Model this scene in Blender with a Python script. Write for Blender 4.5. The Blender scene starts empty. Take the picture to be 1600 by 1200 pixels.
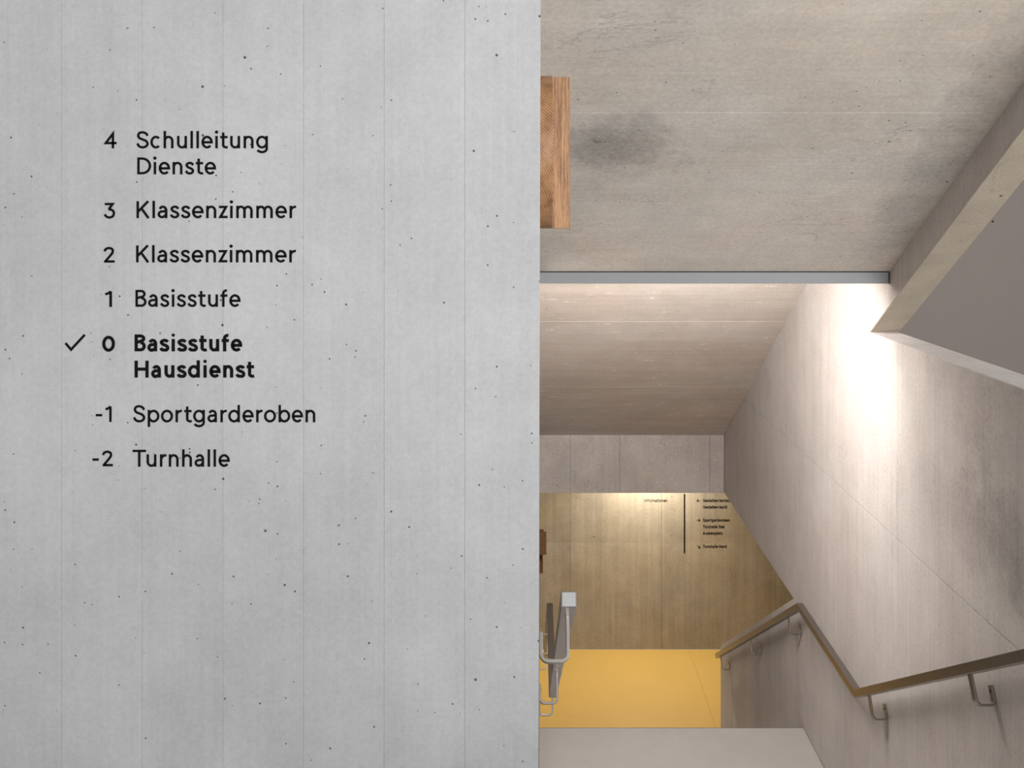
import bpy, bmesh, math, random
from mathutils import Vector, Euler

# ------------------------------------------------------------------ camera, world, daylight, exposure
S = bpy.context.scene
C = S.collection
F = 1500.0                    # focal length in pixels of the 1600 x 1200 frame
CX, CY = 840.0, 328.0         # vanishing point of the stair axis

cam_d = bpy.data.cameras.new('camera')
cam = bpy.data.objects.new('camera', cam_d); C.objects.link(cam)
cam_d.sensor_width = 36.0
cam_d.lens = F / 1600 * 36
cam_d.shift_x = (800 - CX) / 1600
cam_d.shift_y = (CY - 600) / 1600
cam_d.clip_start = 0.05
cam.location = (0, 0, 0)
cam.rotation_euler = (math.pi / 2, 0, 0)
S.camera = cam

w = bpy.data.worlds.new('world'); S.world = w; w.use_nodes = True
w.node_tree.nodes['Background'].inputs[0].default_value = (0.80, 0.90, 1.0, 1)
w.node_tree.nodes['Background'].inputs[1].default_value = 0.6

def area_light(name, loc, rot, sx, sy, power, col, spread=math.pi):
    d = bpy.data.lights.new(name, 'AREA'); d.shape = 'RECTANGLE'; d.size = sx; d.size_y = sy
    d.energy = power; d.color = col; d.spread = spread
    o = bpy.data.objects.new(name, d); C.objects.link(o); o.location = loc; o.rotation_euler = rot
    return o

# daylight entering through the glazed rear facade of the hall
area_light('daylight', (3.7, -5.35, 0.55), (math.pi / 2, 0, 0), 6.2, 3.0, 680, (0.985, 0.99, 1.0))
# and through the band of windows in the side wall of the room beyond the parapet
area_light('daylight_side', (6.85, 0.2, 0.55), (math.pi / 2, 0, math.pi / 2), 9.0, 3.0, 360, (0.985, 0.99, 1.0))

S.view_settings.view_transform = 'Standard'
S.view_settings.look = 'None'
S.view_settings.exposure = 0.0
S.view_settings.gamma = 1.0
S.view_settings.use_curve_mapping = False

# ------------------------------------------------------------------ dimensions (metres, eye at the origin)
XS = 0.005        # right face of the spine wall
XR = 1.90         # inner face of the right wall
XO = 2.067        # outer face of the right wall
YW = 2.40         # face of the lettered wall
ZH = -1.74        # hall floor
ZL = -3.695       # intermediate landing
ZB = -5.65        # yellow lower floor
YL = 6.85         # far edge of the landing
SL = 0.575        # slope of the flights
YF = 5.163        # end of the upper soffit, where the light strip hangs
ZF = -0.330
YB = 12.34        # back wall of the lower corridor
YN = 9.76         # lintel face
ZN0, ZN1 = -2.878, -2.290
ZC = 2.40         # hall ceiling

# ------------------------------------------------------------------ node helpers
def lin(c):
    return tuple(((v / 255) / 12.92 if v / 255 <= 0.04045 else ((v / 255 + 0.055) / 1.055) ** 2.4) for v in c)

class NT:
    def __init__(self, name):
        self.m = bpy.data.materials.new(name); self.m.use_nodes = True
        self.t = self.m.node_tree; self.t.nodes.clear()
        self.out = self.t.nodes.new('ShaderNodeOutputMaterial')
        self.b = self.t.nodes.new('ShaderNodeBsdfPrincipled')
        self.t.links.new(self.b.outputs[0], self.out.inputs[0])
        self.tc = self.t.nodes.new('ShaderNodeTexCoord')
    def link(self, a, b): self.t.links.new(a, b)
    def put(self, sock, v):
        if hasattr(v, 'links') or isinstance(v, bpy.types.NodeSocket): self.link(v, sock)
        else: sock.default_value = v
    def mapping(self, scale=(1, 1, 1), loc=(0, 0, 0), rot=(0, 0, 0)):
        n = self.t.nodes.new('ShaderNodeMapping'); self.link(self.tc.outputs['Object'], n.inputs[0])
        n.inputs['Location'].default_value = loc; n.inputs['Rotation'].default_value = rot
        n.inputs['Scale'].default_value = scale
        return n.outputs[0]
    def noise(self, vec, scale, detail=4, rough=0.55, dist=0.0):
        n = self.t.nodes.new('ShaderNodeTexNoise'); self.link(vec, n.inputs['Vector'])
        n.inputs['Scale'].default_value = scale; n.inputs['Detail'].default_value = detail
        n.inputs['Roughness'].default_value = rough; n.inputs['Distortion'].default_value = dist
        return n.outputs[0]
    def voronoi(self, vec, scale, feature='F1'):
        n = self.t.nodes.new('ShaderNodeTexVoronoi'); n.feature = feature
        self.link(vec, n.inputs['Vector']); n.inputs['Scale'].default_value = scale
        return n
    def math(self, op, a, b=0.0, c=0.0, clamp=False):
        n = self.t.nodes.new('ShaderNodeMath'); n.operation = op; n.use_clamp = clamp
        self.put(n.inputs[0], a); self.put(n.inputs[1], b); self.put(n.inputs[2], c)
        return n.outputs[0]
    def ramp(self, v, lo, hi, a=0.0, b=1.0, smooth=True):
        n = self.t.nodes.new('ShaderNodeMapRange'); n.interpolation_type = 'SMOOTHSTEP' if smooth else 'LINEAR'
        self.put(n.inputs['Value'], v)
        n.inputs['From Min'].default_value = lo; n.inputs['From Max'].default_value = hi
        n.inputs['To Min'].default_value = a; n.inputs['To Max'].default_value = b
        return n.outputs[0]
    def mix(self, f, a, b, mode='MIX'):
        n = self.t.nodes.new('ShaderNodeMix'); n.data_type = 'RGBA'; n.blend_type = mode
        self.put(n.inputs[0], f); self.put(n.inputs[6], a); self.put(n.inputs[7], b)
        return n.outputs[2]
    def bump(self, h, strength, dist):
        n = self.t.nodes.new('ShaderNodeBump'); n.inputs['Strength'].default_value = strength
        n.inputs['Distance'].default_value = dist; self.link(h, n.inputs['Height'])
        self.link(n.outputs[0], self.b.inputs['Normal'])
    def scale_col(self, col, f):
        n = self.t.nodes.new('ShaderNodeVectorMath'); n.operation = 'SCALE'
        self.put(n.inputs[0], col[:3] if isinstance(col, tuple) else col); self.put(n.inputs[3], f)
        return n.outputs[0]

def rgba(c): return (c[0], c[1], c[2], 1.0)

def concrete(name, base, warm=None, streak='Z', streak_amt=0.10, blotch=0.16, fine=0.10, fine_scale=95, holes=1.0, hole_scale=17,
             rough=0.75, warm_amt=0.6, stain_shade=None, veins=0.0, seed=0.0, bump=0.25, flecks=0.0, streak_scale=70):
    n = NT(name)
    off = (seed * 3.1, seed * 1.7, seed * 2.3)
    p = n.mapping(loc=off)
    lo = 0.9
    sc = {'Z': (1, 1, 0.018), 'X': (0.018, 1, 1), 'N': (1, 1, 1)}[streak]
    ps = n.mapping(scale=sc, loc=off)
    st = n.noise(ps, streak_scale, 3, 0.6)
    ps2 = n.mapping(scale={'Z': (1, 1, 0.09), 'X': (0.09, 1, 1), 'N': (1, 1, 1)}[streak], loc=(off[0] + 5, off[1], off[2]))
    st2 = n.noise(ps2, 7, 4, 0.6)
    bl = n.noise(p, 1.6, 5, 0.6, 0.3)
    bl2 = n.noise(p, 6.5, 5, 0.62, 0.2)
    fi = n.noise(p, fine_scale, 3, 0.7)
    v = n.math('MULTIPLY_ADD', n.math('SUBTRACT', st, 0.5), streak_amt * 2, 1.0)
    v = n.math('ADD', v, n.math('MULTIPLY', n.math('SUBTRACT', st2, 0.5), streak_amt * 2.0))
    v = n.math('ADD', v, n.math('MULTIPLY', n.math('SUBTRACT', bl, 0.5), blotch * 2.2))
    v = n.math('ADD', v, n.math('MULTIPLY', n.math('SUBTRACT', bl2, 0.5), blotch * 1.4))
    v = n.math('ADD', v, n.math('MULTIPLY', n.math('SUBTRACT', fi, 0.5), fine * 2))
    # every cast panel came out of the form in a slightly different tone
    oi = n.t.nodes.new('ShaderNodeObjectInfo')
    v = n.math('ADD', v, n.math('MULTIPLY', n.math('SUBTRACT', oi.outputs['Random'], 0.5), 0.035))
    col = rgba(base)
    if warm:
        wn = n.ramp(n.noise(n.mapping(loc=(off[0] + 9, 3, 1), scale=(0.8, 1, 1)), 1.3, 4, 0.6, 0.4), 0.38, 0.66)
        col = n.mix(n.math('MULTIPLY', wn, warm_amt), col, rgba(warm))
    if stain_shade:                                  # stains and painted shade with an outline of their own: (centre, radii, strength)
        for (c, r, k) in stain_shade:
            mp = n.mapping(scale=(1 / r[0], 1 / r[1], 1 / r[2]), loc=(-c[0] / r[0], -c[1] / r[1], -c[2] / r[2]))
            ln = n.t.nodes.new('ShaderNodeVectorMath'); ln.operation = 'LENGTH'; n.link(mp, ln.inputs[0])
            d = n.math('ADD', ln.outputs[1], n.math('MULTIPLY', n.math('SUBTRACT', n.noise(p, 5, 6, 0.7, 0.5), 0.5), 1.5))
            v = n.math('SUBTRACT', v, n.ramp(d, 0.35, 1.05, k, 0.0))
    if veins:
        vn = n.noise(n.mapping(scale={'X': (0.45, 1, 1), 'Z': (1, 1, 0.45), 'N': (1, 1, 1)}[streak], loc=(off[0] + 2, 4, 7)), 3.2, 7, 0.68, 0.8)
        ve = n.math('ABSOLUTE', n.math('SUBTRACT', vn, 0.5))
        msk = n.ramp(n.noise(p, 2.4, 3), 0.50, 0.66)
        v = n.math('SUBTRACT', v, n.math('MULTIPLY', n.ramp(ve, 0.0, 0.012, 1, 0), n.math('MULTIPLY', msk, veins)))
    if flecks:                                 # pale lime flecks stretched along the boards
        fv = n.voronoi(n.mapping(scale=(0.33, 1, 1.0), loc=(off[0], 11, 2)), 11)
        fm = n.math('MULTIPLY', n.ramp(fv.outputs['Distance'], 0.10, 0.30, 1, 0),
                    n.ramp(n.noise(p, 30, 3, 0.7), 0.48, 0.66))
        v = n.math('ADD', v, n.math('MULTIPLY', fm, flecks))
    hole_h = None
    if holes:
        ho = None
        for k, (s_, r_, dens) in enumerate(((hole_scale, 0.070, 0.60), (hole_scale * 2.4, 0.115, 0.45))):
            vo = n.voronoi(n.mapping(loc=(off[0] + 1.3 * k, off[1] + 0.7, off[2] + 2.1 * k)), s_)
            sx = n.t.nodes.new('ShaderNodeSeparateColor'); n.link(vo.outputs['Color'], sx.inputs[0])
            rad = n.math('MULTIPLY', n.ramp(sx.outputs[0], 1 - dens, 1.0, 0.02, 1.0, False), r_)
            pick = n.math('GREATER_THAN', sx.outputs[0], 1 - dens)
            h = n.math('MULTIPLY', n.math('LESS_THAN', vo.outputs['Distance'], rad), pick)
            ho = h if ho is None else n.math('MAXIMUM', ho, h)
        hole_h = ho
        v = n.math('MULTIPLY', v, n.math('SUBTRACT', 1.0, n.math('MULTIPLY', ho, 0.82 * holes)))
    n.link(n.scale_col(col, v), n.b.inputs['Base Color'])
    n.b.inputs['Roughness'].default_value = rough
    n.b.inputs['Specular IOR Level'].default_value = 0.25
    hgt = n.math('ADD', n.math('MULTIPLY', st, 0.6), n.math('MULTIPLY', fi, 0.5))
    if hole_h is not None: hgt = n.math('SUBTRACT', hgt, n.math('MULTIPLY', hole_h, 1.5))
    n.bump(hgt, bump, 0.002)
    return n.m

def floor_mat(name, base, amt=0.1, rough=0.45, veins=0.0, scale=2.0):
    n = NT(name); p = n.mapping()
    v = n.math('MULTIPLY_ADD', n.math('SUBTRACT', n.noise(p, scale, 6, 0.6, 0.8), 0.5), amt * 2, 1.0)
    v = n.math('ADD', v, n.math('MULTIPLY', n.math('SUBTRACT', n.noise(p, scale * 7, 5, 0.65, 0.5), 0.5), amt))
    if veins:
        ve = n.math('ABSOLUTE', n.math('SUBTRACT', n.noise(n.mapping(scale=(0.5, 1.2, 1)), 2.4, 5, 0.6, 1.2), 0.5))
        v = n.math('ADD', v, n.ramp(ve, 0.0, 0.02, veins, 0))
    n.link(n.scale_col(rgba(base), v), n.b.inputs['Base Color'])
    n.b.inputs['Roughness'].default_value = rough
    n.bump(n.noise(p, 60, 3), 0.05, 0.002)
    return n.m

def metal(name, col, rough, brushed=(1, 1, 1), amt=0.12):
    n = NT(name)
    no = n.noise(n.mapping(scale=brushed), 220, 3, 0.6)
    n.link(n.scale_col(rgba(col), n.math('MULTIPLY_ADD', n.math('SUBTRACT', no, 0.5), amt * 2, 1.0)), n.b.inputs['Base Color'])
    n.b.inputs['Metallic'].default_value = 1.0
    n.link(n.math('MULTIPLY_ADD', no, 0.03, rough - 0.015), n.b.inputs['Roughness'])
    return n.m

def plain(name, col, rough=0.6, metallic=0.0, var=0.04):
    n = NT(name)
    no = n.noise(n.mapping(), 14, 3)
    n.link(n.scale_col(rgba(col), n.math('MULTIPLY_ADD', n.math('SUBTRACT', no, 0.5), var * 2, 1.0)), n.b.inputs['Base Color'])
    n.b.inputs['Roughness'].default_value = rough; n.b.inputs['Metallic'].default_value = metallic
    return n.m

def emitter(name, col, strength):
    n = NT(name)
    n.b.inputs['Base Color'].default_value = rgba(col); n.b.inputs['Emission Color'].default_value = rgba(col)
    n.b.inputs['Emission Strength'].default_value = strength
    return n.m

def oak(name, c0, c1, grain='straight'):
    n = NT(name)
    if grain == 'straight':
        a = n.noise(n.mapping(scale=(1, 1, 0.03)), 150, 4, 0.6, 0.2)
        b = n.noise(n.mapping(scale=(1, 1, 0.10)), 420, 2, 0.6)
        f = n.math('ADD', n.math('MULTIPLY', a, 0.75), n.math('MULTIPLY', b, 0.35))
    else:                                      # end grain: bowed year rings around a heart outside the block
        wv = n.t.nodes.new('ShaderNodeTexWave'); wv.wave_type = 'RINGS'; wv.rings_direction = 'SPHERICAL'
        n.link(n.mapping(loc=(0.17, 0.1, 0.02), scale=(1, 0.2, 0.75)), wv.inputs['Vector'])
        wv.inputs['Scale'].default_value = 48; wv.inputs['Distortion'].default_value = 1.2
        wv.inputs['Detail'].default_value = 3; wv.inputs['Detail Scale'].default_value = 2.0
        f = n.math('SUBTRACT', n.math('MULTIPLY_ADD', n.noise(n.mapping(scale=(1, 1, 0.5)), 26, 4, 0.6), 0.7, 0.28), n.math('MULTIPLY', n.math('POWER', wv.outputs['Fac'], 3.0), 0.16))
    n.link(n.mix(n.ramp(f, 0.40, 0.70), rgba(c0), rgba(c1)), n.b.inputs['Base Color'])
    n.b.inputs['Roughness'].default_value = 0.5
    n.bump(f, 0.08, 0.0006)
    return n.m

M = {}
M['sign_wall'] = concrete('cast_concrete_cool', (0.418, 0.418, 0.420), streak='Z', streak_amt=0.07, blotch=0.15, fine=0.16, hole_scale=19, seed=1, streak_scale=85)
M['spine'] = concrete('cast_concrete_spine', (0.24, 0.22, 0.20), streak='Z', seed=2)
M['right'] = concrete('cast_concrete_stair_wall', (0.535, 0.505, 0.485), warm=(0.545, 0.482, 0.455), streak='Z', streak_amt=0.12, fine=0.2, fine_scale=60,
                      blotch=0.17, holes=0.6, hole_scale=13, seed=3, streak_scale=42, veins=0.15, warm_amt=0.5,
                      stain_shade=(((XR, 3.9, -1.35), (0.5, 0.9, 0.30), 0.16), ((XR, 3.7, -1.1), (0.5, 0.7, 0.6), 0.15)))
M['soffit'] = concrete('cast_concrete_soffit', (0.565, 0.527, 0.478), warm=(0.585, 0.51, 0.44), streak='X', streak_amt=0.09, blotch=0.20,
                       fine=0.26, fine_scale=55, holes=0.85, hole_scale=11, seed=4, veins=0.28, warm_amt=0.85,
                       stain_shade=(((0.33, 4.12, 0.28), (0.36, 0.26, 0.3), 0.33), ((1.75, 4.3, 0.2), (0.16, 1.5, 1.0), 0.18)))  # the second, long patch paints the shade beside the beam into the soffit
M['soffit_low'] = concrete('cast_concrete_lower_soffit', (0.60, 0.545, 0.495), warm=(0.60, 0.51, 0.435), streak='X', streak_amt=0.15, blotch=0.15, fine=0.16, fine_scale=50,
                           holes=0.3, hole_scale=7, seed=5, flecks=0.42, streak_scale=48, warm_amt=0.7)
M['lintel'] = concrete('cast_concrete_lintel', (0.52, 0.47, 0.435), warm=(0.53, 0.455, 0.395), streak='Z', streak_amt=0.10, blotch=0.26, fine=0.26, fine_scale=45,
                       holes=0.8, hole_scale=10, seed=6, veins=0.3)
M['back'] = concrete('cast_concrete_corridor', (0.36, 0.315, 0.245), warm=(0.38, 0.31, 0.215), streak='Z', streak_amt=0.20, blotch=0.24, fine=0.22, fine_scale=38,
                     holes=0.8, hole_scale=7, seed=7, streak_scale=22, warm_amt=0.6)
M['beam'] = concrete('cast_concrete_beam', (0.40, 0.345, 0.275), streak='N', blotch=0.25, fine=0.2, hole_scale=6, seed=8, veins=0.25)
M['plaster'] = plain('taupe_plaster', (0.255, 0.216, 0.196), 0.9)
M['hall'] = plain('white_plaster', (0.62, 0.62, 0.61), 0.9)
M['floor_hall'] = floor_mat('screed_grey', (0.30, 0.28, 0.255), 0.08, 0.5)
M['landing'] = floor_mat('screed_landing', (0.43, 0.41, 0.40), 0.10, 0.55, veins=0.025, scale=1.4)
M['yellow'] = floor_mat('yellow_floor_coating', (0.545, 0.355, 0.092), 0.05, 0.55)
M['steel'] = metal('brushed_stainless', (0.33, 0.305, 0.28), 0.30, (1, 0.02, 0.02), 0.03)
M['strip'] = plain('grey_powder_coat', (0.23, 0.235, 0.245), 0.45)
M['alu'] = metal('anodised_aluminium', (0.62, 0.63, 0.65), 0.45, (0.01, 1, 1), 0.05)
M['plate'] = metal('satin_steel_plate', (0.40, 0.40, 0.40), 0.55)
M['dark'] = plain('black_gap', (0.02, 0.02, 0.02), 0.7)
M['ink'] = plain('black_vinyl', (0.006, 0.006, 0.006), 0.9); M['ink'].node_tree.nodes['Principled BSDF'].inputs['Specular IOR Level'].default_value = 0.08
M['oak'] = oak('oak_long_grain', (0.165, 0.072, 0.025), (0.435, 0.235, 0.10))
M['oak_end'] = oak('oak_end_grain', (0.18, 0.085, 0.036), (0.40, 0.215, 0.10), 'rings')
M['oak_red'] = oak('oak_oiled', (0.17, 0.075, 0.03), (0.34, 0.17, 0.07))
M['lamp'] = emitter('lamp_diffuser', (1.0, 0.92, 0.83), 3.0)
M['frame'] = plain('window_frame_grey', (0.2, 0.2, 0.2), 0.5)

# ------------------------------------------------------------------ mesh helpers
def link(name, me, mat, parent=None, loc=None):
    me.materials.append(M[mat]) if not me.materials else None
    o = bpy.data.objects.new(name, me); C.objects.link(o)
    if parent is not None: o.parent = parent
    if loc is not None: o.location = loc
    return o

def finish(bm, name, mat, parent=None, bev=0.0, seg=2, smooth=False, loc=None):
    bmesh.ops.remove_doubles(bm, verts=bm.verts, dist=1e-6)
    bmesh.ops.recalc_face_normals(bm, faces=bm.faces)
    if bev:
        es = [e for e in bm.edges if len(e.link_faces) == 2 and e.calc_face_angle(0) > 0.3]
        bmesh.ops.bevel(bm, geom=es, offset=bev, segments=seg, profile=0.5, affect='EDGES', clamp_overlap=True)
    bmesh.ops.triangulate(bm, faces=[f for f in bm.faces if len(f.verts) > 4])
    me = bpy.data.meshes.new(name); bm.to_mesh(me); bm.free()
    if smooth:
        for p in me.polygons: p.use_smooth = True
    return link(name, me, mat, parent, loc)

def add_prism(bm, pts, a0, a1, axis):
    """pts outline in the plane across AXIS, pushed from a0 to a1. axis X: (y, z); axis Y: (x, z); axis Z: (x, y)."""
    def mk(p, a):
        return {'X': (a, p[0], p[1]), 'Y': (p[0], a, p[1]), 'Z': (p[0], p[1], a)}[axis]
    A = [bm.verts.new(mk(p, a0)) for p in pts]; B = [bm.verts.new(mk(p, a1)) for p in pts]
    bm.faces.new(A); bm.faces.new(B[::-1])
    n = len(pts)
    for i in range(n): bm.faces.new((A[i], A[(i + 1) % n], B[(i + 1) % n], B[i]))

def prism(name, pts, a0, a1, axis, mat, parent=None, bev=0.0, seg=2, loc=None):
    bm = bmesh.new(); add_prism(bm, pts, a0, a1, axis)
    return finish(bm, name, mat, parent, bev, seg, loc=loc)

def box(name, x0, x1, y0, y1, z0, z1, mat, parent=None, bev=0.0, seg=2, loc=None):
    return prism(name, [(x0, y0), (x1, y0), (x1, y1), (x0, y1)], z0, z1, 'Z', mat, parent, bev, seg, loc)

def add_cyl(bm, c, r, d, axis='Z', n=20):
    pts = [(r * math.cos(2 * math.pi * i / n), r * math.sin(2 * math.pi * i / n)) for i in range(n)]
    i0, i1, k = {'X': (1, 2, 0), 'Y': (0, 2, 1), 'Z': (0, 1, 2)}[axis]
    add_prism(bm, [(p[0] + c[i0], p[1] + c[i1]) for p in pts], c[k], c[k] + d, axis)

def struct(o):
    o['kind'] = 'structure'; return o

def tag(o, label, cat, group=None):
    o['label'] = label; o['category'] = cat
    if group: o['group'] = group
    return o

def empty(name, loc=(0, 0, 0)):
    o = bpy.data.objects.new(name, None); C.objects.link(o); o.location = loc; o.empty_display_size = 0.1
    return o

# ------------------------------------------------------------------ the lettered wall: a core with cast panels, hairline joints between
wf = struct(box('wall_front', -5.0, XS - 0.004, YW + 0.006, YW + 0.22, ZB, ZC, 'sign_wall'))
wf['label'] = 'pale grey cast concrete wall carrying the floor directory'
edges = [843] + [726 - 126 * k for k in range(22)]
edges = [e for e in edges if (e - CX) / F * YW > -5.0]
for i in range(len(edges)):
    x1 = (edges[i] - CX) / F * YW; x0 = (edges[i + 1] - CX) / F * YW if i + 1 < len(edges) else -5.0
    g = 0.00025
    lean = 0.0028 if i == 0 else 0.0        # the free edge stands a hair out of plumb
    bm = bmesh.new()
    add_prism(bm, [(x0 + g, ZB), (x1 - g * 0.5 - lean * 1.6, ZB), (x1 - g * 0.5 - lean, -1.45), (x1 - g * 0.5 + lean, 0.55), (x1 - g * 0.5 + lean * 1.3, ZC), (x0 + g, ZC)], YW, YW + 0.012, 'Y')
    finish(bm, 'panel', 'sign_wall', wf, 0.0005 if i else 0.0006, 2)

ws = struct(box('wall_spine', -0.215, XS, YW + 0.23, 10.05, ZB, ZC, 'spine'))

# ------------------------------------------------------------------ right stair wall in two lifts with the day joint between
wr = struct(box('wall_right', XR + 0.03, XO - 0.03, -5.3, 7.0, ZB, -1.0, 'right'))
wr['label'] = 'tall warm grey cast concrete stair wall with parapet'
yb0 = 5.485; sb = 0.588
ytop = yb0 - (ZC + 0.70) / sb
ul = prism('upper_lift', [(-5.4, ZH + 0.0015), (9.95, ZH + 0.0015), (9.95, ZC), (ytop, ZC), (yb0, -0.700), (-5.4, -0.700)], XR - 0.003, XO, 'X', 'right', wr, 0.004, 1)
ul.data.materials.append(M['beam'])          # the sloping underside is darker and more ochre than the other faces
for p in ul.data.polygons:
    if p.normal.z < -0.5 and p.normal.y < -0.2: p.material_index = 1
prism('lower_lift', [(-5.4, ZH - 0.0025), (9.95, ZH - 0.0025), (9.95, -2.880), (7.125, -2.885), (9.90, -4.485), (9.965, -4.55), (9.965, ZB), (-5.4, ZB)], XR, XO, 'X', 'right', wr, 0.002, 1)

# ------------------------------------------------------------------ upper soffit (underside of the flight above) in two casts
SU = 0.584
def zu(y): return ZF + SU * (YF - y)
yj = 3.918
yc = YF - (ZC - ZF) / SU
cu = struct(prism('ceiling', [(YF + 0.05, zu(YF) + 0.03), (YF + 0.05, zu(YF) + 0.25), (yc, ZC + 0.25), (yc, ZC + 0.03)], XS, XR, 'X', 'soffit'))
cu['label'] = 'sloping stained concrete soffit under the flight above'
prism('soffit_cast', [(YF, zu(YF)), (YF, zu(YF) + 0.05), (yj + 0.0013, zu(yj) + 0.05), (yj + 0.0013, zu(yj + 0.0013))], XS + 0.001, XR - 0.001, 'X', 'soffit', cu, 0.001, 1)
prism('soffit_cast', [(yj - 0.0013, zu(yj - 0.0013)), (yj - 0.0013, zu(yj) + 0.05), (yc, ZC + 0.05), (yc, ZC)], XS + 0.001, XR - 0.001, 'X', 'soffit', cu, 0.001, 1)
# ceiling of the hall and of the room beyond the parapet
struct(box('ceiling', -5.0, 7.0, -5.4, yc, ZC, ZC + 0.2, 'hall'))
struct(box('ceiling', XO, 7.0, yc, 9.0, ZC, ZC + 0.2, 'hall'))
struct(box('ceiling', -5.0, XS, yc, YW + 0.23, ZC, ZC + 0.2, 'hall'))

# ------------------------------------------------------------------ lower soffit behind the light strip
SD = 0.595
def zd(y): return -0.520 - SD * (y - 6.786)
y0 = YF + 0.13
cl = struct(prism('ceiling', [(y0, zd(y0) + 0.03), (y0, zd(y0) + 0.24), (YN + 0.05, zd(YN) + 0.24), (YN + 0.05, zd(YN) + 0.03)], XS, XR, 'X', 'soffit_low'))
cl['label'] = 'lower sloping concrete soffit behind the light strip'
cuts = [y0, 7.345, 8.56, YN + 0.02]
for a, b in zip(cuts[:-1], cuts[1:]):
    prism('soffit_cast', [(a + 0.0018, zd(a + 0.0018)), (a + 0.0018, zd(a) + 0.05), (b - 0.0018, zd(b) + 0.05), (b - 0.0018, zd(b - 0.0018))], XS + 0.001, XR - 0.001, 'X', 'soffit_low', cl, 0.0015, 1)
struct(box('wall_slab_edge', XS + 0.001, XR - 0.001, YF + 0.052, YF + 0.13, ZF + 0.03, zd(y0) + 0.24, 'soffit_low'))

# ------------------------------------------------------------------ lintel over the lower opening
wl = struct(box('wall_lintel', XS + 0.001, XR - 0.003, YN + 0.012, YN + 0.19, ZN0 + 0.002, ZN1 + 0.3, 'lintel'))
wl['label'] = 'concrete lintel above the opening to the ochre corridor'
xs = [XS + 0.001, 0.332, 0.833, 1.750, XR - 0.003]
for a, b in zip(xs[:-1], xs[1:]):
    box('panel', a + 0.0012, b - 0.0012, YN, YN + 0.014, ZN0, zd(YN) + 0.01, 'lintel', wl, 0.002, 1)

# ------------------------------------------------------------------ lower corridor
wb = struct(box('wall_back', -3.5, 6.0, YB + 0.012, YB + 0.2, ZB, ZN0, 'back'))
wb['label'] = 'ochre lit concrete back wall of the lower corridor'
xb = [-3.5, -2.6, -1.5, -0.55, (891 - CX) / F * YB, (1034 - CX) / F * YB, (1211 - CX) / F * YB, 4.2, 5.2, 6.0]
for a, b in zip(xb[:-1], xb[1:]):
    box('panel', a + 0.0015, b - 0.0015, YB, YB + 0.014, ZB, ZN0, 'back', wb, 0.002, 1)
struct(box('ceiling', -3.5, 6.0, YN + 0.19, YB, ZN0, ZN0 + 0.2, 'hall'))
struct(box('wall_corridor_left', -3.7, -3.5, 9.0, YB + 0.2, ZB, ZN0, 'back'))
struct(box('wall_corridor_right', 6.0, 6.2, 6.5, YB + 0.2, ZB, ZN0, 'back'))
fl = struct(box('floor', -3.5, 6.0, 6.4, YB, ZB - 0.2, ZB - 0.006, 'yellow'))
fl['label'] = 'yellow coated floor of the lower corridor'
xj = 1.945
box('floor_field', -3.5, xj - 0.003, 10.27, YB, ZB - 0.01, ZB, 'yellow', fl, 0.002, 1)
box('floor_field', xj + 0.003, 6.0, 10.27, YB, ZB - 0.01, ZB, 'yellow', fl, 0.002, 1)
struct(box('ceiling', XO, 6.0, 6.4, YN + 0.19, ZN0, ZN0 + 0.2, 'hall'))
struct(box('wall_under_room', XO, 6.0, 6.3, 6.4, ZB, ZN0, 'back'))

# ------------------------------------------------------------------ landing, flights, hall floor
RISE = 1.955 / 12; GO = RISE / SL
ytop1 = 5.46 - 11 * GO
def flight(name, ys, zs, mat):
    pts = [(ys, zs)]
    y, z = ys, zs
    for k in range(12):
        z -= RISE; pts.append((y, z))
        if k < 11:
            y += GO; pts.append((y, z))
    pts += [(y, z - 0.18), (ys, zs - RISE - 0.25)]
    return struct(prism(name, pts, XS + 0.002, XR - 0.004, 'X', mat))
f1 = flight('stair_flight', ytop1, ZH, 'landing'); f1['label'] = 'concrete flight from the hall down to the landing'
f2 = flight('stair_flight', YL, ZL, 'landing'); f2['label'] = 'concrete flight from the landing down to the yellow floor'
la = struct(box('floor', XS + 0.001, XR - 0.003, 5.46, YL, ZL - 0.2, ZL, 'landing', bev=0.004)); la['label'] = 'pale grey screed stair landing'
struct(box('floor', -5.0, XS + 0.002, -5.4, YW, ZH - 0.2, ZH, 'floor_hall'))
struct(box('floor', XS + 0.002, XR, -5.4, ytop1, ZH - 0.2, ZH, 'floor_hall'))
struct(box('floor', XO, 7.0, -5.4, 9.0, ZH - 0.2, ZH, 'floor_hall'))

# ------------------------------------------------------------------ room beyond the parapet, hall shell, glazed rear facade
wp = struct(box('wall_far', XO, 7.0, 9.0, 9.2, ZH, ZC, 'plaster')); wp['label'] = 'smooth taupe wall seen beyond the parapet'
bm = bmesh.new(); add_cyl(bm, ((1551 - CX) / F * 9.0, 8.992, -(346 - CY) / F * 9.0), 0.010, 0.008, 'Y', 12)
finish(bm, 'anchor_hole', 'dark', wp)
struct(box('wall_side', 7.0, 7.2, -5.4, 9.2, ZH, -0.95, 'hall'))
struct(box('wall_side', 7.0, 7.2, -5.4, 9.2, 2.05, ZC, 'hall'))
struct(box('wall_side', 7.0, 7.2, 4.8, 9.2, -0.95, 2.05, 'hall'))
struct(box('wall_rear', -5.0, 0.4, -5.6, -5.5, -0.95, 2.05, 'hall'))
struct(box('wall_left', -5.2, -5.0, -5.4, YW + 0.22, ZH, ZC, 'hall'))
struct(box('wall_rear', -5.0, 7.0, -5.6, -5.5, ZH, -0.95, 'hall'))
struct(box('wall_rear', -5.0, 7.0, -5.6, -5.5, 2.05, ZC, 'hall'))
wi = struct(empty('window_1', (0.4, -5.55, -0.95)))
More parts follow.
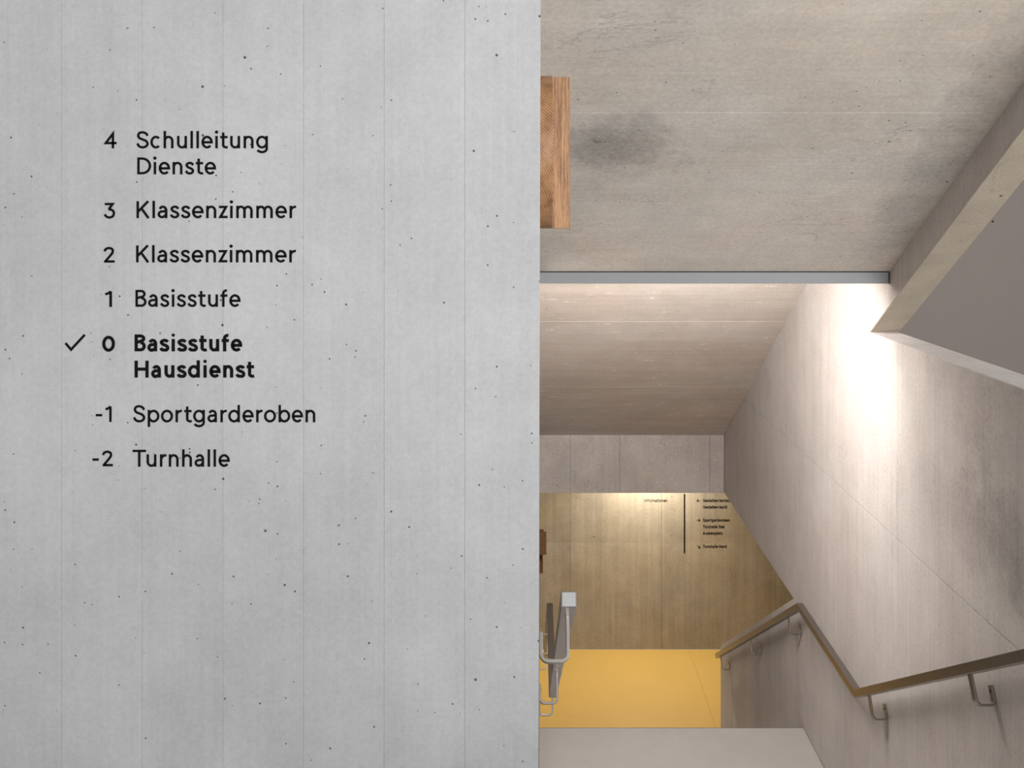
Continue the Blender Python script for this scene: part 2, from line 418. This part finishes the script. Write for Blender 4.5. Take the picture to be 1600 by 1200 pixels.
for k in range(6):
    x = 0.03 + k * 6.54 / 5
    box('mullion', x - 0.03, x + 0.03, -0.04, 0.04, 0.0, 3.0, 'frame', wi)
wi = struct(empty('window_2', (7.1, -5.4, -0.95)))
for k in range(8):
    y = 0.03 + k * 10.14 / 7
    box('mullion', -0.04, 0.04, y - 0.03, y + 0.03, 0.0, 3.0, 'frame', wi)

# ------------------------------------------------------------------ light strip at the lower end of the soffit
ls = tag(empty('light_strip', (0.95, YF, ZF)), 'long grey aluminium light strip across the foot of the upper soffit', 'lamp')
hx = (XR - XS) / 2 - 0.006
zt, zb_ = -0.006, -0.0665
box('housing', -hx + 0.0, hx - 0.004, 0.0, 0.004, zb_, zt, 'strip', ls, 0.0008, 1)
box('housing_top', -hx, hx - 0.004, 0.004, 0.05, zt - 0.004, zt, 'alu', ls)
box('shadow_gap', -hx, hx - 0.004, 0.002, 0.05, zt, 0.0, 'dark', ls)
box('end_cap', hx - 0.003, hx, 0.002, 0.05, zb_, zt, 'dark', ls)
box('diffuser', -hx + 0.002, hx - 0.006, 0.006, 0.050, zb_ + 0.012, zb_ + 0.016, 'lamp', ls)
LC = (1.0, 0.935, 0.885)
area_light('light_strip_glow', (0.72, YF + 0.034, ZF + zb_ + 0.004), (math.radians(62), 0, 0), 1.36, 0.025, 72, LC)
area_light('light_strip_glow', (0.72, YF + 0.016, ZF + zb_ - 0.001), (math.radians(4), 0, 0), 1.36, 0.016, 35, LC)

# ------------------------------------------------------------------ ceiling lamp of the lower corridor, above the lettering, and two added fill lamps
def downlight(x, y, power, label, col=(1.0, 0.85, 0.65)):
    t = tag(empty('ceiling_downlight', (x, y, ZN0)), label, 'lamp', 'corridor ceiling downlights')
    bm = bmesh.new(); add_cyl(bm, (0, 0, -0.03), 0.09, 0.03, 'Z', 28); finish(bm, 'housing', 'alu', t, 0.003, 1)
    bm = bmesh.new(); add_cyl(bm, (0, 0, -0.033), 0.075, 0.003, 'Z', 28); finish(bm, 'diffuser', 'lamp', t)
    d = bpy.data.lights.new('downlight_glow', 'AREA'); d.shape = 'DISK'; d.size = 0.14; d.energy = power; d.color = col
    o = bpy.data.objects.new('downlight_glow', d); C.objects.link(o); o.location = (x, y, ZN0 - 0.036)
downlight(1.38, 11.95, 66, 'round ceiling downlight above the corridor lettering', (1.0, 0.90, 0.76))
downlight(-1.2, 11.2, 19, 'added unseen fill downlight left of the spine wall')  # added out of view to balance the corridor light
downlight(4.0, 11.2, 9, 'added unseen fill downlight at the right end of the corridor')  # likewise an added, unseen fill for the right part of the corridor

# ------------------------------------------------------------------ handrails
def ribbon(path, h):
    """outline of a mitred strip of half width h along PATH (2-D points)"""
    L, R = [], []
    n = len(path)
    for i in range(n):
        p = Vector(path[i])
        d0 = (p - Vector(path[i - 1])).normalized() if i else None
        d1 = (Vector(path[i + 1]) - p).normalized() if i < n - 1 else None
        if d0 is None: d0 = d1
        if d1 is None: d1 = d0
        n0 = Vector((-d0.y, d0.x)); n1 = Vector((-d1.y, d1.x))
        m = (n0 + n1).normalized(); k = h / max(0.3, m.dot(n0))
        L.append(tuple(p + m * k)); R.append(tuple(p - m * k))
    return L, R

RH = 0.021
YA, YBR, YC = 5.46, 6.66, 9.72
ZR = -2.750
def z_rail(y, s1=0.58):
    if y < YA: return ZR + s1 * (YA - y)
    if y < YBR: return ZR
    return ZR - 0.577 * (y - YBR)

def arc(c, r, a0, a1, n=6):
    return [(c[0] + r * math.cos(math.radians(a0 + (a1 - a0) * i / n)), c[1] + r * math.sin(math.radians(a0 + (a1 - a0) * i / n))) for i in range(n + 1)]

def handrail(name, side, xw, ystart, brackets, label, s1):
    # side +1: wall to the right of the rail, -1: wall to the left; origin at the landing corner of the rail
    xc = xw - side * 0.080
    t = tag(empty(name, (xc, YA, ZR)), label, 'handrail', 'stair handrails')
    path = [(y - YA, z_rail(y, s1) - ZR) for y in (ystart, YA, YBR, YC)]
    Lp, Rp = ribbon(path, RH)
    prism('rail', Lp + Rp[::-1], -RH, RH, 'X', 'steel', t, 0.0012, 1)
    # closing plate with a weld rim at the upper end
    ang = math.atan(s1)
    e = box('end_plate', -RH + 0.0025, RH - 0.0025, -0.002, 0.0, -RH + 0.0025, RH - 0.0025, 'plate', t, 0.0008, 1)
    e.location = (0, ystart - YA, z_rail(ystart, s1) - ZR); e.rotation_euler = (-ang, 0, 0)
    for yb in brackets:
        tilt = math.atan(s1 if yb < YA else 0.577)         # brackets stand square to the sloping rail
        zb = z_rail(yb, s1) - ZR - (RH - 0.001) * math.cos(tilt)
        r = 0.020; dx = 0.0755; drop = 0.118
        pth = [(0, 0), (0, -drop + r)] + arc((r, -drop + r), r, 180, 270)[1:] + [(dx - r, -drop)] + arc((dx - r, -drop + r), r, -90, 0)[1:] + [(dx, -drop + 0.075)]
        pth = [(side * a, b) for a, b in pth]
        A, B = ribbon(pth, 0.0048)
        bm = bmesh.new()
        nn = len(A)
        for ya, yb2 in ((-0.019, 0.019),):
            va = [bm.verts.new((p[0], ya, p[1])) for p in A]; vb = [bm.verts.new((p[0], ya, p[1])) for p in B]
            vc = [bm.verts.new((p[0], yb2, p[1])) for p in A]; vd = [bm.verts.new((p[0], yb2, p[1])) for p in B]
            for i in range(nn - 1):
                bm.faces.new((va[i], va[i + 1], vb[i + 1], vb[i])); bm.faces.new((vc[i], vd[i], vd[i + 1], vc[i + 1]))
                bm.faces.new((va[i], vc[i], vc[i + 1], va[i + 1])); bm.faces.new((vb[i], vb[i + 1], vd[i + 1], vd[i]))
            bm.faces.new((va[0], vb[0], vd[0], vc[0])); bm.faces.new((va[-1], vc[-1], vd[-1], vb[-1]))
        b = finish(bm, 'bracket', 'steel', t, 0.0012, 2, loc=(0, yb - YA - (RH - 0.001) * math.sin(tilt), zb)); b.rotation_euler = (-tilt, 0, 0)
        bm = bmesh.new(); add_cyl(bm, (side * (dx - 0.0058), 0, -drop + 0.052), 0.006, side * 0.002, 'X', 12)
        finish(bm, 'screw', 'dark', b)
        bm = bmesh.new(); add_cyl(bm, (0, -0.012, -0.004), 0.0058, 0.004, 'Z', 12)
        finish(bm, 'screw', 'dark', b)
    return t

handrail('handrail', 1, XR, 1.30, (2.70, 4.05, 5.28, 6.98, 8.22, 9.55), 'brown reflecting steel handrail along the right stair wall', 0.578)
handrail('handrail', -1, XS, 2.62, (2.76, 4.22, 5.52, 7.0, 8.22, 9.55), 'bright square steel handrail beside the lettered wall', 0.594)

# ------------------------------------------------------------------ oak fittings on the spine wall
def oak_fitting(loc, label, x_drum, x_board, r, hb, y_back, mats):
    t = tag(empty('oak_wall_fitting', loc), label, 'wall fitting')
    # half-round drum, its bowed face towards the hall
    pts = [(-0.92 * r * math.cos(a), r * math.sin(a)) for a in [math.radians(-88 + 176 * i / 28) for i in range(29)]]
    pts += [(y_back, r), (y_back, -r)]
    prism('drum', [(p[0], p[1] + hb) for p in pts], 0.0, x_drum, 'X', mats[0], t, 0.001, 1)
    box('board', 0.0, x_board, y_back + 0.001, y_back + 0.05, 0.0, 2 * hb, mats[1], t, 0.0012, 1)
    return t
yo = 3.20
oak_fitting((XS, yo, -(357 - CY) / F * yo), 'pale oak fitting with bowed end-grain drum high on the spine wall', 0.0435, 0.1035, 0.253, (357 - 120.5) / 2 / F * (yo + 0.01), 0.01, ('oak_end', 'oak'))
yo = 9.90
t = tag(empty('oak_wall_box', (XS, yo, -(867 - CY) / F * yo)), 'small reddish oak wall box low in the stairwell', 'wall fitting')
box('front', 0.0, 13 / F * yo, 0.0, 0.05, 0.0, 34 / F * yo, 'oak_red', t, 0.003)
box('carcass', 0.0, 9 / F * yo, 0.05, 0.14, 0.01, 33 / F * yo, 'oak_red', t, 0.002)
t = tag(empty('oak_wall_shelf', (XS, yo, -(896 - CY) / F * yo)), 'dark narrow oak shelf box under the reddish oak wall box', 'wall fitting')
hh = 27 / F * yo; xx = 7.6 / F * yo
box('bottom', 0.0, xx, 0.0, 0.13, 0.0, 0.012, 'oak_red', t)
box('side', xx - 0.012, xx, 0.0, 0.13, 0.012, hh, 'oak_red', t)
box('back_panel', 0.0, xx - 0.012, 0.11, 0.13, 0.012, hh, 'oak_red', t)
box('drawer', 0.0, xx - 0.012, 0.012, 0.10, 0.013, hh * 0.68, 'oak_red', t, 0.001)

# ------------------------------------------------------------------ lettering: a monoline geometric alphabet drawn stroke by stroke, cap height 1
def el(cx, cy, rx, ry, a0, a1, n=None):
    n = n or max(4, int(abs(a1 - a0) / 9))
    return [(cx + rx * math.cos(math.radians(a0 + (a1 - a0) * i / n)), cy + ry * math.sin(math.radians(a0 + (a1 - a0) * i / n))) for i in range(n + 1)]

def cat(pts, n=8):
    """smooth curve through the points"""
    P = [pts[0]] + list(pts) + [pts[-1]]; o = []
    for i in range(1, len(P) - 2):
        p0, p1, p2, p3 = [Vector(q) for q in P[i - 1:i + 3]]
        for k in range(n):
            t = k / n
            o.append(tuple(0.5 * (2 * p1 + (p2 - p0) * t + (2 * p0 - 5 * p1 + 4 * p2 - p3) * t * t + (3 * p1 - p0 - 3 * p2 + p3) * t ** 3)))
    o.append(tuple(pts[-1])); return o

XH = 0.73
def glyph(ch, s):
    """strokes (polylines), dots, width; s = stroke width"""
    h = s / 2; st = []; dots = []
    ry = XH / 2 - h + 0.012; cy = XH / 2
    def bowl(w): return el(w / 2, cy, w / 2 - h, ry, 0, 360, 40)
    def arch(x0, x1, y_end=0.0):
        r = (x1 - x0) / 2; rr = 0.235
        return el((x0 + x1) / 2, XH - h + 0.012 - rr, r, rr, 180, 0, 18) + [(x1, y_end)]
    if ch == 'l': w = s; st = [[(h, 0), (h, 1.02)]]
    elif ch == 'i': w = s; st = [[(h, 0), (h, XH)]]; dots = [(h, 0.955, 0.098)]
    elif ch == 'n': w = 0.57; st = [[(h, 0), (h, XH)], arch(h, w - h)]
    elif ch == 'h': w = 0.57; st = [[(h, 0), (h, 1.02)], arch(h, w - h)]
    elif ch == 'm': w = 0.93; st = [[(h, 0), (h, XH)], arch(h, w / 2), arch(w / 2, w - h)]
    elif ch in 'uü':
        w = 0.57; st = [[(w - h, 0), (w - h, XH)], [(h, XH)] + el(w / 2, h - 0.012 + 0.235, w / 2 - h, 0.235, 180, 360, 18)]
        if ch == 'ü': dots = [(0.15, 0.93, 0.085), (0.42, 0.93, 0.085)]
    elif ch == 'r': w = 0.37; st = [[(h, 0), (h, XH)], [(h, 0.40)] + el(0.345, 0.42, 0.345 - h, XH - h - 0.42 + 0.01, 180, 84, 12)]
    elif ch == 't': w = 0.43; x = 0.17; st = [[(x, 0.93), (x, 0.20)] + el(x + 0.17, 0.20, 0.17, 0.20 - h + 0.01, 180, 285, 12) + [(w, h + 0.005)], [(0, XH - h), (w - 0.01, XH - h)]]
    elif ch == 'f': w = 0.43; x = 0.17; st = [[(x, 0), (x, 0.80)] + el(x + 0.18, 0.80, 0.18, 0.22 - h + 0.01, 180, 80, 12), [(0, XH - h), (w - 0.02, XH - h)]]
    elif ch == 'e': w = 0.65; st = [[(h * 1.2, cy - 0.01), (w - h, cy - 0.01)] + el(w / 2, cy, w / 2 - h, ry, 2, 318, 36)]
    elif ch == 'c': w = 0.62; st = [el(w / 2 + 0.015, cy, w / 2 - h + 0.01, ry, 46, 314, 34)]
    elif ch == 'o': w = 0.70; st = [bowl(w)]
    elif ch in 'dbpgq':
        w = 0.68; st = [bowl(w)]
        if ch == 'd': st.append([(w - h, 0), (w - h, 1.02)])
        if ch == 'b': st.append([(h, 0), (h, 1.02)])
        if ch == 'p': st.append([(h, -0.27), (h, XH)])
        if ch == 'g': st.append([(w - h, XH), (w - h, 0.0)] + el(w / 2, -0.02, w / 2 - h, 0.20, 0, -158, 20))
    elif ch == 'a':
        w = 0.555
        st = [[(w - h, 0), (w - h, 0.45)] + el(w / 2 + 0.02, 0.45, w / 2 - h - 0.02, XH - h - 0.45 + 0.012, 0, 155, 18),
              [(w - h, 0.415), (0.27, 0.395)] + el(0.25, 0.23, 0.25 - h, 0.165, 85, 275, 18) + cat([(0.30, h), (0.40, 0.12), (w - h, 0.24)], 4)]
    elif ch == 's':
        w = 0.53
        st = [cat([(w - h * 0.9, 0.545), (0.385, XH - h - 0.015), (0.26, XH - h + 0.012), (0.135, XH - h - 0.035), (0.095, 0.53), (0.17, 0.425), (0.28, 0.375),
                   (0.41, 0.30), (0.455, 0.195), (0.39, 0.09), (0.265, h - 0.012), (0.13, 0.10), (h * 0.65, 0.205)], 6)]
    elif ch == 'S':
        w = 0.70
        st = [cat([(w - h * 0.9, 0.735), (0.545, 0.875), (0.36, 1 - h + 0.012), (0.175, 0.90), (0.10, 0.745), (0.18, 0.60), (0.36, 0.52),
                   (0.55, 0.43), (0.635, 0.27), (0.55, 0.12), (0.355, h - 0.012), (0.155, 0.125), (h * 0.75, 0.29)], 6)]
    elif ch == 'z': w = 0.50; st = [[(0.01, XH - h), (w - 0.09, XH - h), (0.09, h), (w, h)]]
    elif ch == 'x': w = 0.56; st = [[(0.07, 0), (w - 0.07, XH)], [(0.07, XH), (w - 0.07, 0)]]
    elif ch == 'K': w = 0.76; st = [[(h, 0), (h, 1)], [(w - 0.10, 1), (h, 0.36)], [(0.29, 0.56), (w - 0.08, 0)]]
    elif ch == 'B':
        w = 0.64
        st = [[(h, 0), (h, 1)], [(h, 1 - h), (0.33, 1 - h)] + el(0.33, 0.755, 0.19, 0.245 - h, 90, -90, 16) + [(h, 0.51)],
              [(0.33, 0.51)] + el(0.35, 0.51 / 2 + h / 2, w - 0.35 - h, 0.51 / 2 - h / 2, 90, -90, 16) + [(h, h)]]
    elif ch == 'D': w = 0.80; st = [[(h, 0), (h, 1)], [(h, 1 - h), (0.28, 1 - h)] + el(0.28, 0.5, w - 0.28 - h, 0.5 - h, 90, -90, 26) + [(h, h)]]
    elif ch == 'H': w = 0.80; st = [[(h, 0), (h, 1)], [(w - h, 0), (w - h, 1)], [(h, 0.5), (w - h, 0.5)]]
    elif ch == 'T': w = 0.78; st = [[(0, 1 - h), (w, 1 - h)], [(w / 2, 0), (w / 2, 1)]]
    elif ch == 'I': w = s; st = [[(h, 0), (h, 1)]]
    elif ch == 'N': w = 0.80; st = [[(h, 0), (h, 1)], [(w - h, 0), (w - h, 1)], [(h, 0.96), (w - h, 0.04)]]
    elif ch == 'A': w = 0.86; st = [[(0.07, 0), (w / 2, 0.97)], [(w - 0.07, 0), (w / 2, 0.97)], [(0.20, 0.29), (w - 0.20, 0.29)]]
    elif ch == 'G': w = 0.92; st = [el(w / 2, 0.5, w / 2 - h, 0.5 - h + 0.012, 48, 360, 40) + [(w - h, 0.47), (0.50, 0.47)]]
    elif ch == '4': w = 0.76; st = [[(0.54, 0), (0.54, 0.86), (0.11, 0.24 + h), (w, 0.24 + h)]]
    elif ch == '3':
        w = 0.66
        st = [[(0.06, 0.92 - h), (0.52, 0.92 - h), (0.29, 0.545)], cat([(0.27, 0.535), (0.43, 0.52), (0.56, 0.42), (0.585, 0.28), (0.52, 0.13), (0.34, h - 0.012), (0.16, 0.11), (h * 0.7, 0.24)], 6)]
    elif ch == '2':
        w = 0.64
        st = [cat([(h * 0.9, 0.66), (0.12, 0.79), (0.30, 0.92 - h + 0.01), (0.49, 0.80), (0.53, 0.65), (0.44, 0.48), (0.10, h + 0.005)], 7) + [(0.10, h), (w, h)]]
    elif ch == '1': w = 0.36; st = [[(0.0, 0.745), (0.16, 0.80), (w - h, 0.91)], [(w - h, 0), (w - h, 0.92)]]
    elif ch == '0': w = 0.74; st = [el(w / 2, 0.46, w / 2 - h, 0.46 - h + 0.012, 0, 360, 44)]
    elif ch == '-': w = 0.38; st = [[(0, 0.40), (w, 0.40)]]
    else: raise ValueError(ch)
    return st, dots, w

ROUND = set('eocdgqsSG0a')
def side_gap(a, b):
    ra = a in 'eocbpsSGDB'; lb = b in 'eocdgqsSGa'
    g = 0.20
    if ra: g -= 0.055
    if lb: g -= 0.055
    if a in 'tfrzKTx' or b in 'tfzTx': g -= 0.06
    if a in 'T' and b in 'u': g = 0.03
    return max(g, 0.03)

def stroke_mesh(bm, path, s, X0, Z0, kx, kz, y0, y1):
    closed = (Vector(path[0]) - Vector(path[-1])).length < 1e-4
    q = [path[0]]
    for p in path[1:]:
        if (Vector(p) - Vector(q[-1])).length > 1e-4: q.append(p)
    if closed: q = [q[-2]] + q + [q[1]]
    A, B = ribbon(q, s / 2)
    if closed: A, B = A[1:-1], B[1:-1]
    n = len(A)
    def vv(p, y): return bm.verts.new((X0 + p[0] * kx, y, Z0 + p[1] * kz))
    a0 = [vv(p, y0) for p in A]; b0 = [vv(p, y0) for p in B]; a1 = [vv(p, y1) for p in A]; b1 = [vv(p, y1) for p in B]
    for i in range(n - 1):
        bm.faces.new((a0[i], b0[i], b0[i + 1], a0[i + 1]))
        bm.faces.new((a0[i], a0[i + 1], a1[i + 1], a1[i])); bm.faces.new((b0[i], b1[i], b1[i + 1], b0[i + 1]))
    if not closed:
        bm.faces.new((a0[0], a1[0], b1[0], b0[0])); bm.faces.new((a0[-1], b0[-1], b1[-1], a1[-1]))

def text_layout(text, s):
    x = 0.0; out = []; prev = None
    for ch in text:
        if ch == ' ': x += 0.32; prev = None; continue
        if prev is not None: x += side_gap(prev, ch)
        elif out: x += 0.1
        st, dots, w = glyph(ch, s); out.append((x, st, dots)); x += w; prev = ch
    return out, x

def lettering(name, text, s, px0, px1, base, cap_px, ywall, parent, thick=0.0008):
    """text set from pixel column px0 to px1 on the wall plane at depth ywall, base line at pixel row base"""
    k = ywall / F
    lay, W = text_layout(text, s)
    kx = (px1 - px0) * k / W; kz = cap_px * k
    X0 = (px0 - CX) * k; Z0 = (CY - base) * k
    ox, oy, oz = parent.location
    bm = bmesh.new()
    j = 0
    for (x, st, dots) in lay:
        for path in st:
            e = 0.00002 * (j % 5); j += 1
            stroke_mesh(bm, path, s, X0 - ox + x * kx, Z0 - oz, kx, kz, ywall - thick - e - oy, ywall - 0.0003 - oy)
        for (dx, dy, r) in dots:
            c = bm.verts.new((X0 - ox + (x + dx) * kx, ywall - thick - oy, Z0 - oz + dy * kz))
            ring = [bm.verts.new((X0 - ox + (x + dx + r * math.cos(a)) * kx, ywall - thick - oy, Z0 - oz + (dy + r * math.sin(a)) * kz)) for a in [2 * math.pi * i / 20 for i in range(20)]]
            for i in range(20): bm.faces.new((c, ring[i], ring[(i + 1) % 20]))
    me = bpy.data.meshes.new(name); bm.to_mesh(me); bm.free()
    return link(name, me, 'ink', parent)

REG, BOLD = 0.142, 0.186
CAP = 26.6
rows = [
    ('black wall lettering 4 Schulleitung Dienste, topmost directory entry', ('4', 162.5, 182.4, 231.8), [('Schulleitung', 213.4, 418.8, 231.8), ('Dienste', 214.6, 337.7, 272.5)], REG),
    ('black wall lettering 3 Klassenzimmer, second directory entry from top', ('3', 162.3, 180.0, 341.4), [('Klassenzimmer', 213.4, 462.8, 340.9)], REG),
    ('black wall lettering 2 Klassenzimmer, third directory entry from top', ('2', 162.0, 179.3, 410.4), [('Klassenzimmer', 212.8, 462.4, 410.0)], REG),
    ('black wall lettering 1 Basisstufe in thin strokes above the bold entry', ('1', 164.6, 175.2, 479.6), [('Basisstufe', 211.8, 376.0, 479.4)], REG),
    ('bold black wall lettering 0 Basisstufe Hausdienst with a tick mark', ('0', 159.8, 179.8, 549.3), [('Basisstufe', 210.4, 378.6, 549.0), ('Hausdienst', 210.4, 397.3, 590.0)], BOLD),
    ('black wall lettering -1 Sportgarderoben below the bold entry', ('-1', 149.8, 174.6, 659.3), [('Sportgarderoben', 208.2, 492.8, 659.8)], REG),
    ('black wall lettering -2 Turnhalle, lowest directory entry', ('-2', 144.6, 176.4, 728.6), [('Turnhalle', 207.2, 359.2, 729.2)], REG),
]
for lab, num, words, s in rows:
    k = YW / F
    t = tag(empty('floor_directory_entry', ((words[0][1] - CX) * k, YW, (CY - words[-1][3]) * k)), lab, 'wall lettering', 'floor directory on the concrete wall')
    lettering('floor_number', num[0], s, num[1], num[2], num[3], CAP, YW, t)
    for wd in words: lettering('room_name', wd[0], s, wd[1], wd[2], wd[3], CAP, YW, t)
    if s == BOLD:
        bm = bmesh.new(); ox, oy, oz = t.location
        pts = [((x - CX) * k - ox, (CY - y) * k - oz) for x, y in ((102.4, 536.0), (111.2, 546.2), (132.6, 523.0))]
        stroke_mesh(bm, pts, 3.9 * k, 0, 0, 1, 1, -0.0008, 0)
        me = bpy.data.meshes.new('tick_mark'); bm.to_mesh(me); bm.free(); link('tick_mark', me, 'ink', t)

# wayfinding on the corridor's back wall
k = YB / F
t = tag(empty('wayfinding_lettering', ((1069 - CX) * k, YB, (CY - 864) * k)), 'small black wayfinding lettering with vertical bar on ochre wall', 'wall lettering')
ox, oy, oz = t.location
sc = 4.7
lettering('heading', 'Informationen', 0.14, 1007.2, 1042.6, 784.2, sc, YB, t, 0.002)
for txt, x1, base in (('Gestalten technisch', 1147.5, 784.2), ('Gestalten textil', 1135.6, 794.4), ('Sportgarderoben', 1140.2, 814.8), ('Turnhalle Süd', 1131.4, 825.1), ('Aussenplatz', 1128.3, 835.2), ('Turnhalle Nord', 1135.2, 856.0)):
    lettering('direction_line', txt, 0.165, 1098.2, x1, base, sc, YB, t, 0.002)
box('divider_bar', (1068.4 - CX) * k - ox, (1070.2 - CX) * k - ox, -0.004, -0.0003, (CY - 864) * k - oz, (CY - 771.8) * k - oz, 'ink', t)
def arrow(tail, tip):
    T = Vector(((tail[0] - CX) * k - ox, (CY - tail[1]) * k - oz)); P = Vector(((tip[0] - CX) * k - ox, (CY - tip[1]) * k - oz))
    d = (P - T).normalized(); q = Vector((-d.y, d.x)); a = 2.3 * k
    bm = bmesh.new()
    stroke_mesh(bm, [tuple(T), tuple(P)], 0.75 * k, 0, 0, 1, 1, -0.002, -0.0003)
    stroke_mesh(bm, [tuple(P - d * a + q * a), tuple(P), tuple(P - d * a - q * a)], 0.75 * k, 0, 0, 1, 1, -0.0021, -0.0003)
    me = bpy.data.meshes.new('arrow'); bm.to_mesh(me); bm.free(); link('arrow', me, 'ink', t)
arrow((1094.0, 782.4), (1088.7, 782.4)); arrow((1088.7, 812.7), (1094.0, 812.7)); arrow((1089.4, 851.8), (1093.8, 856.0))
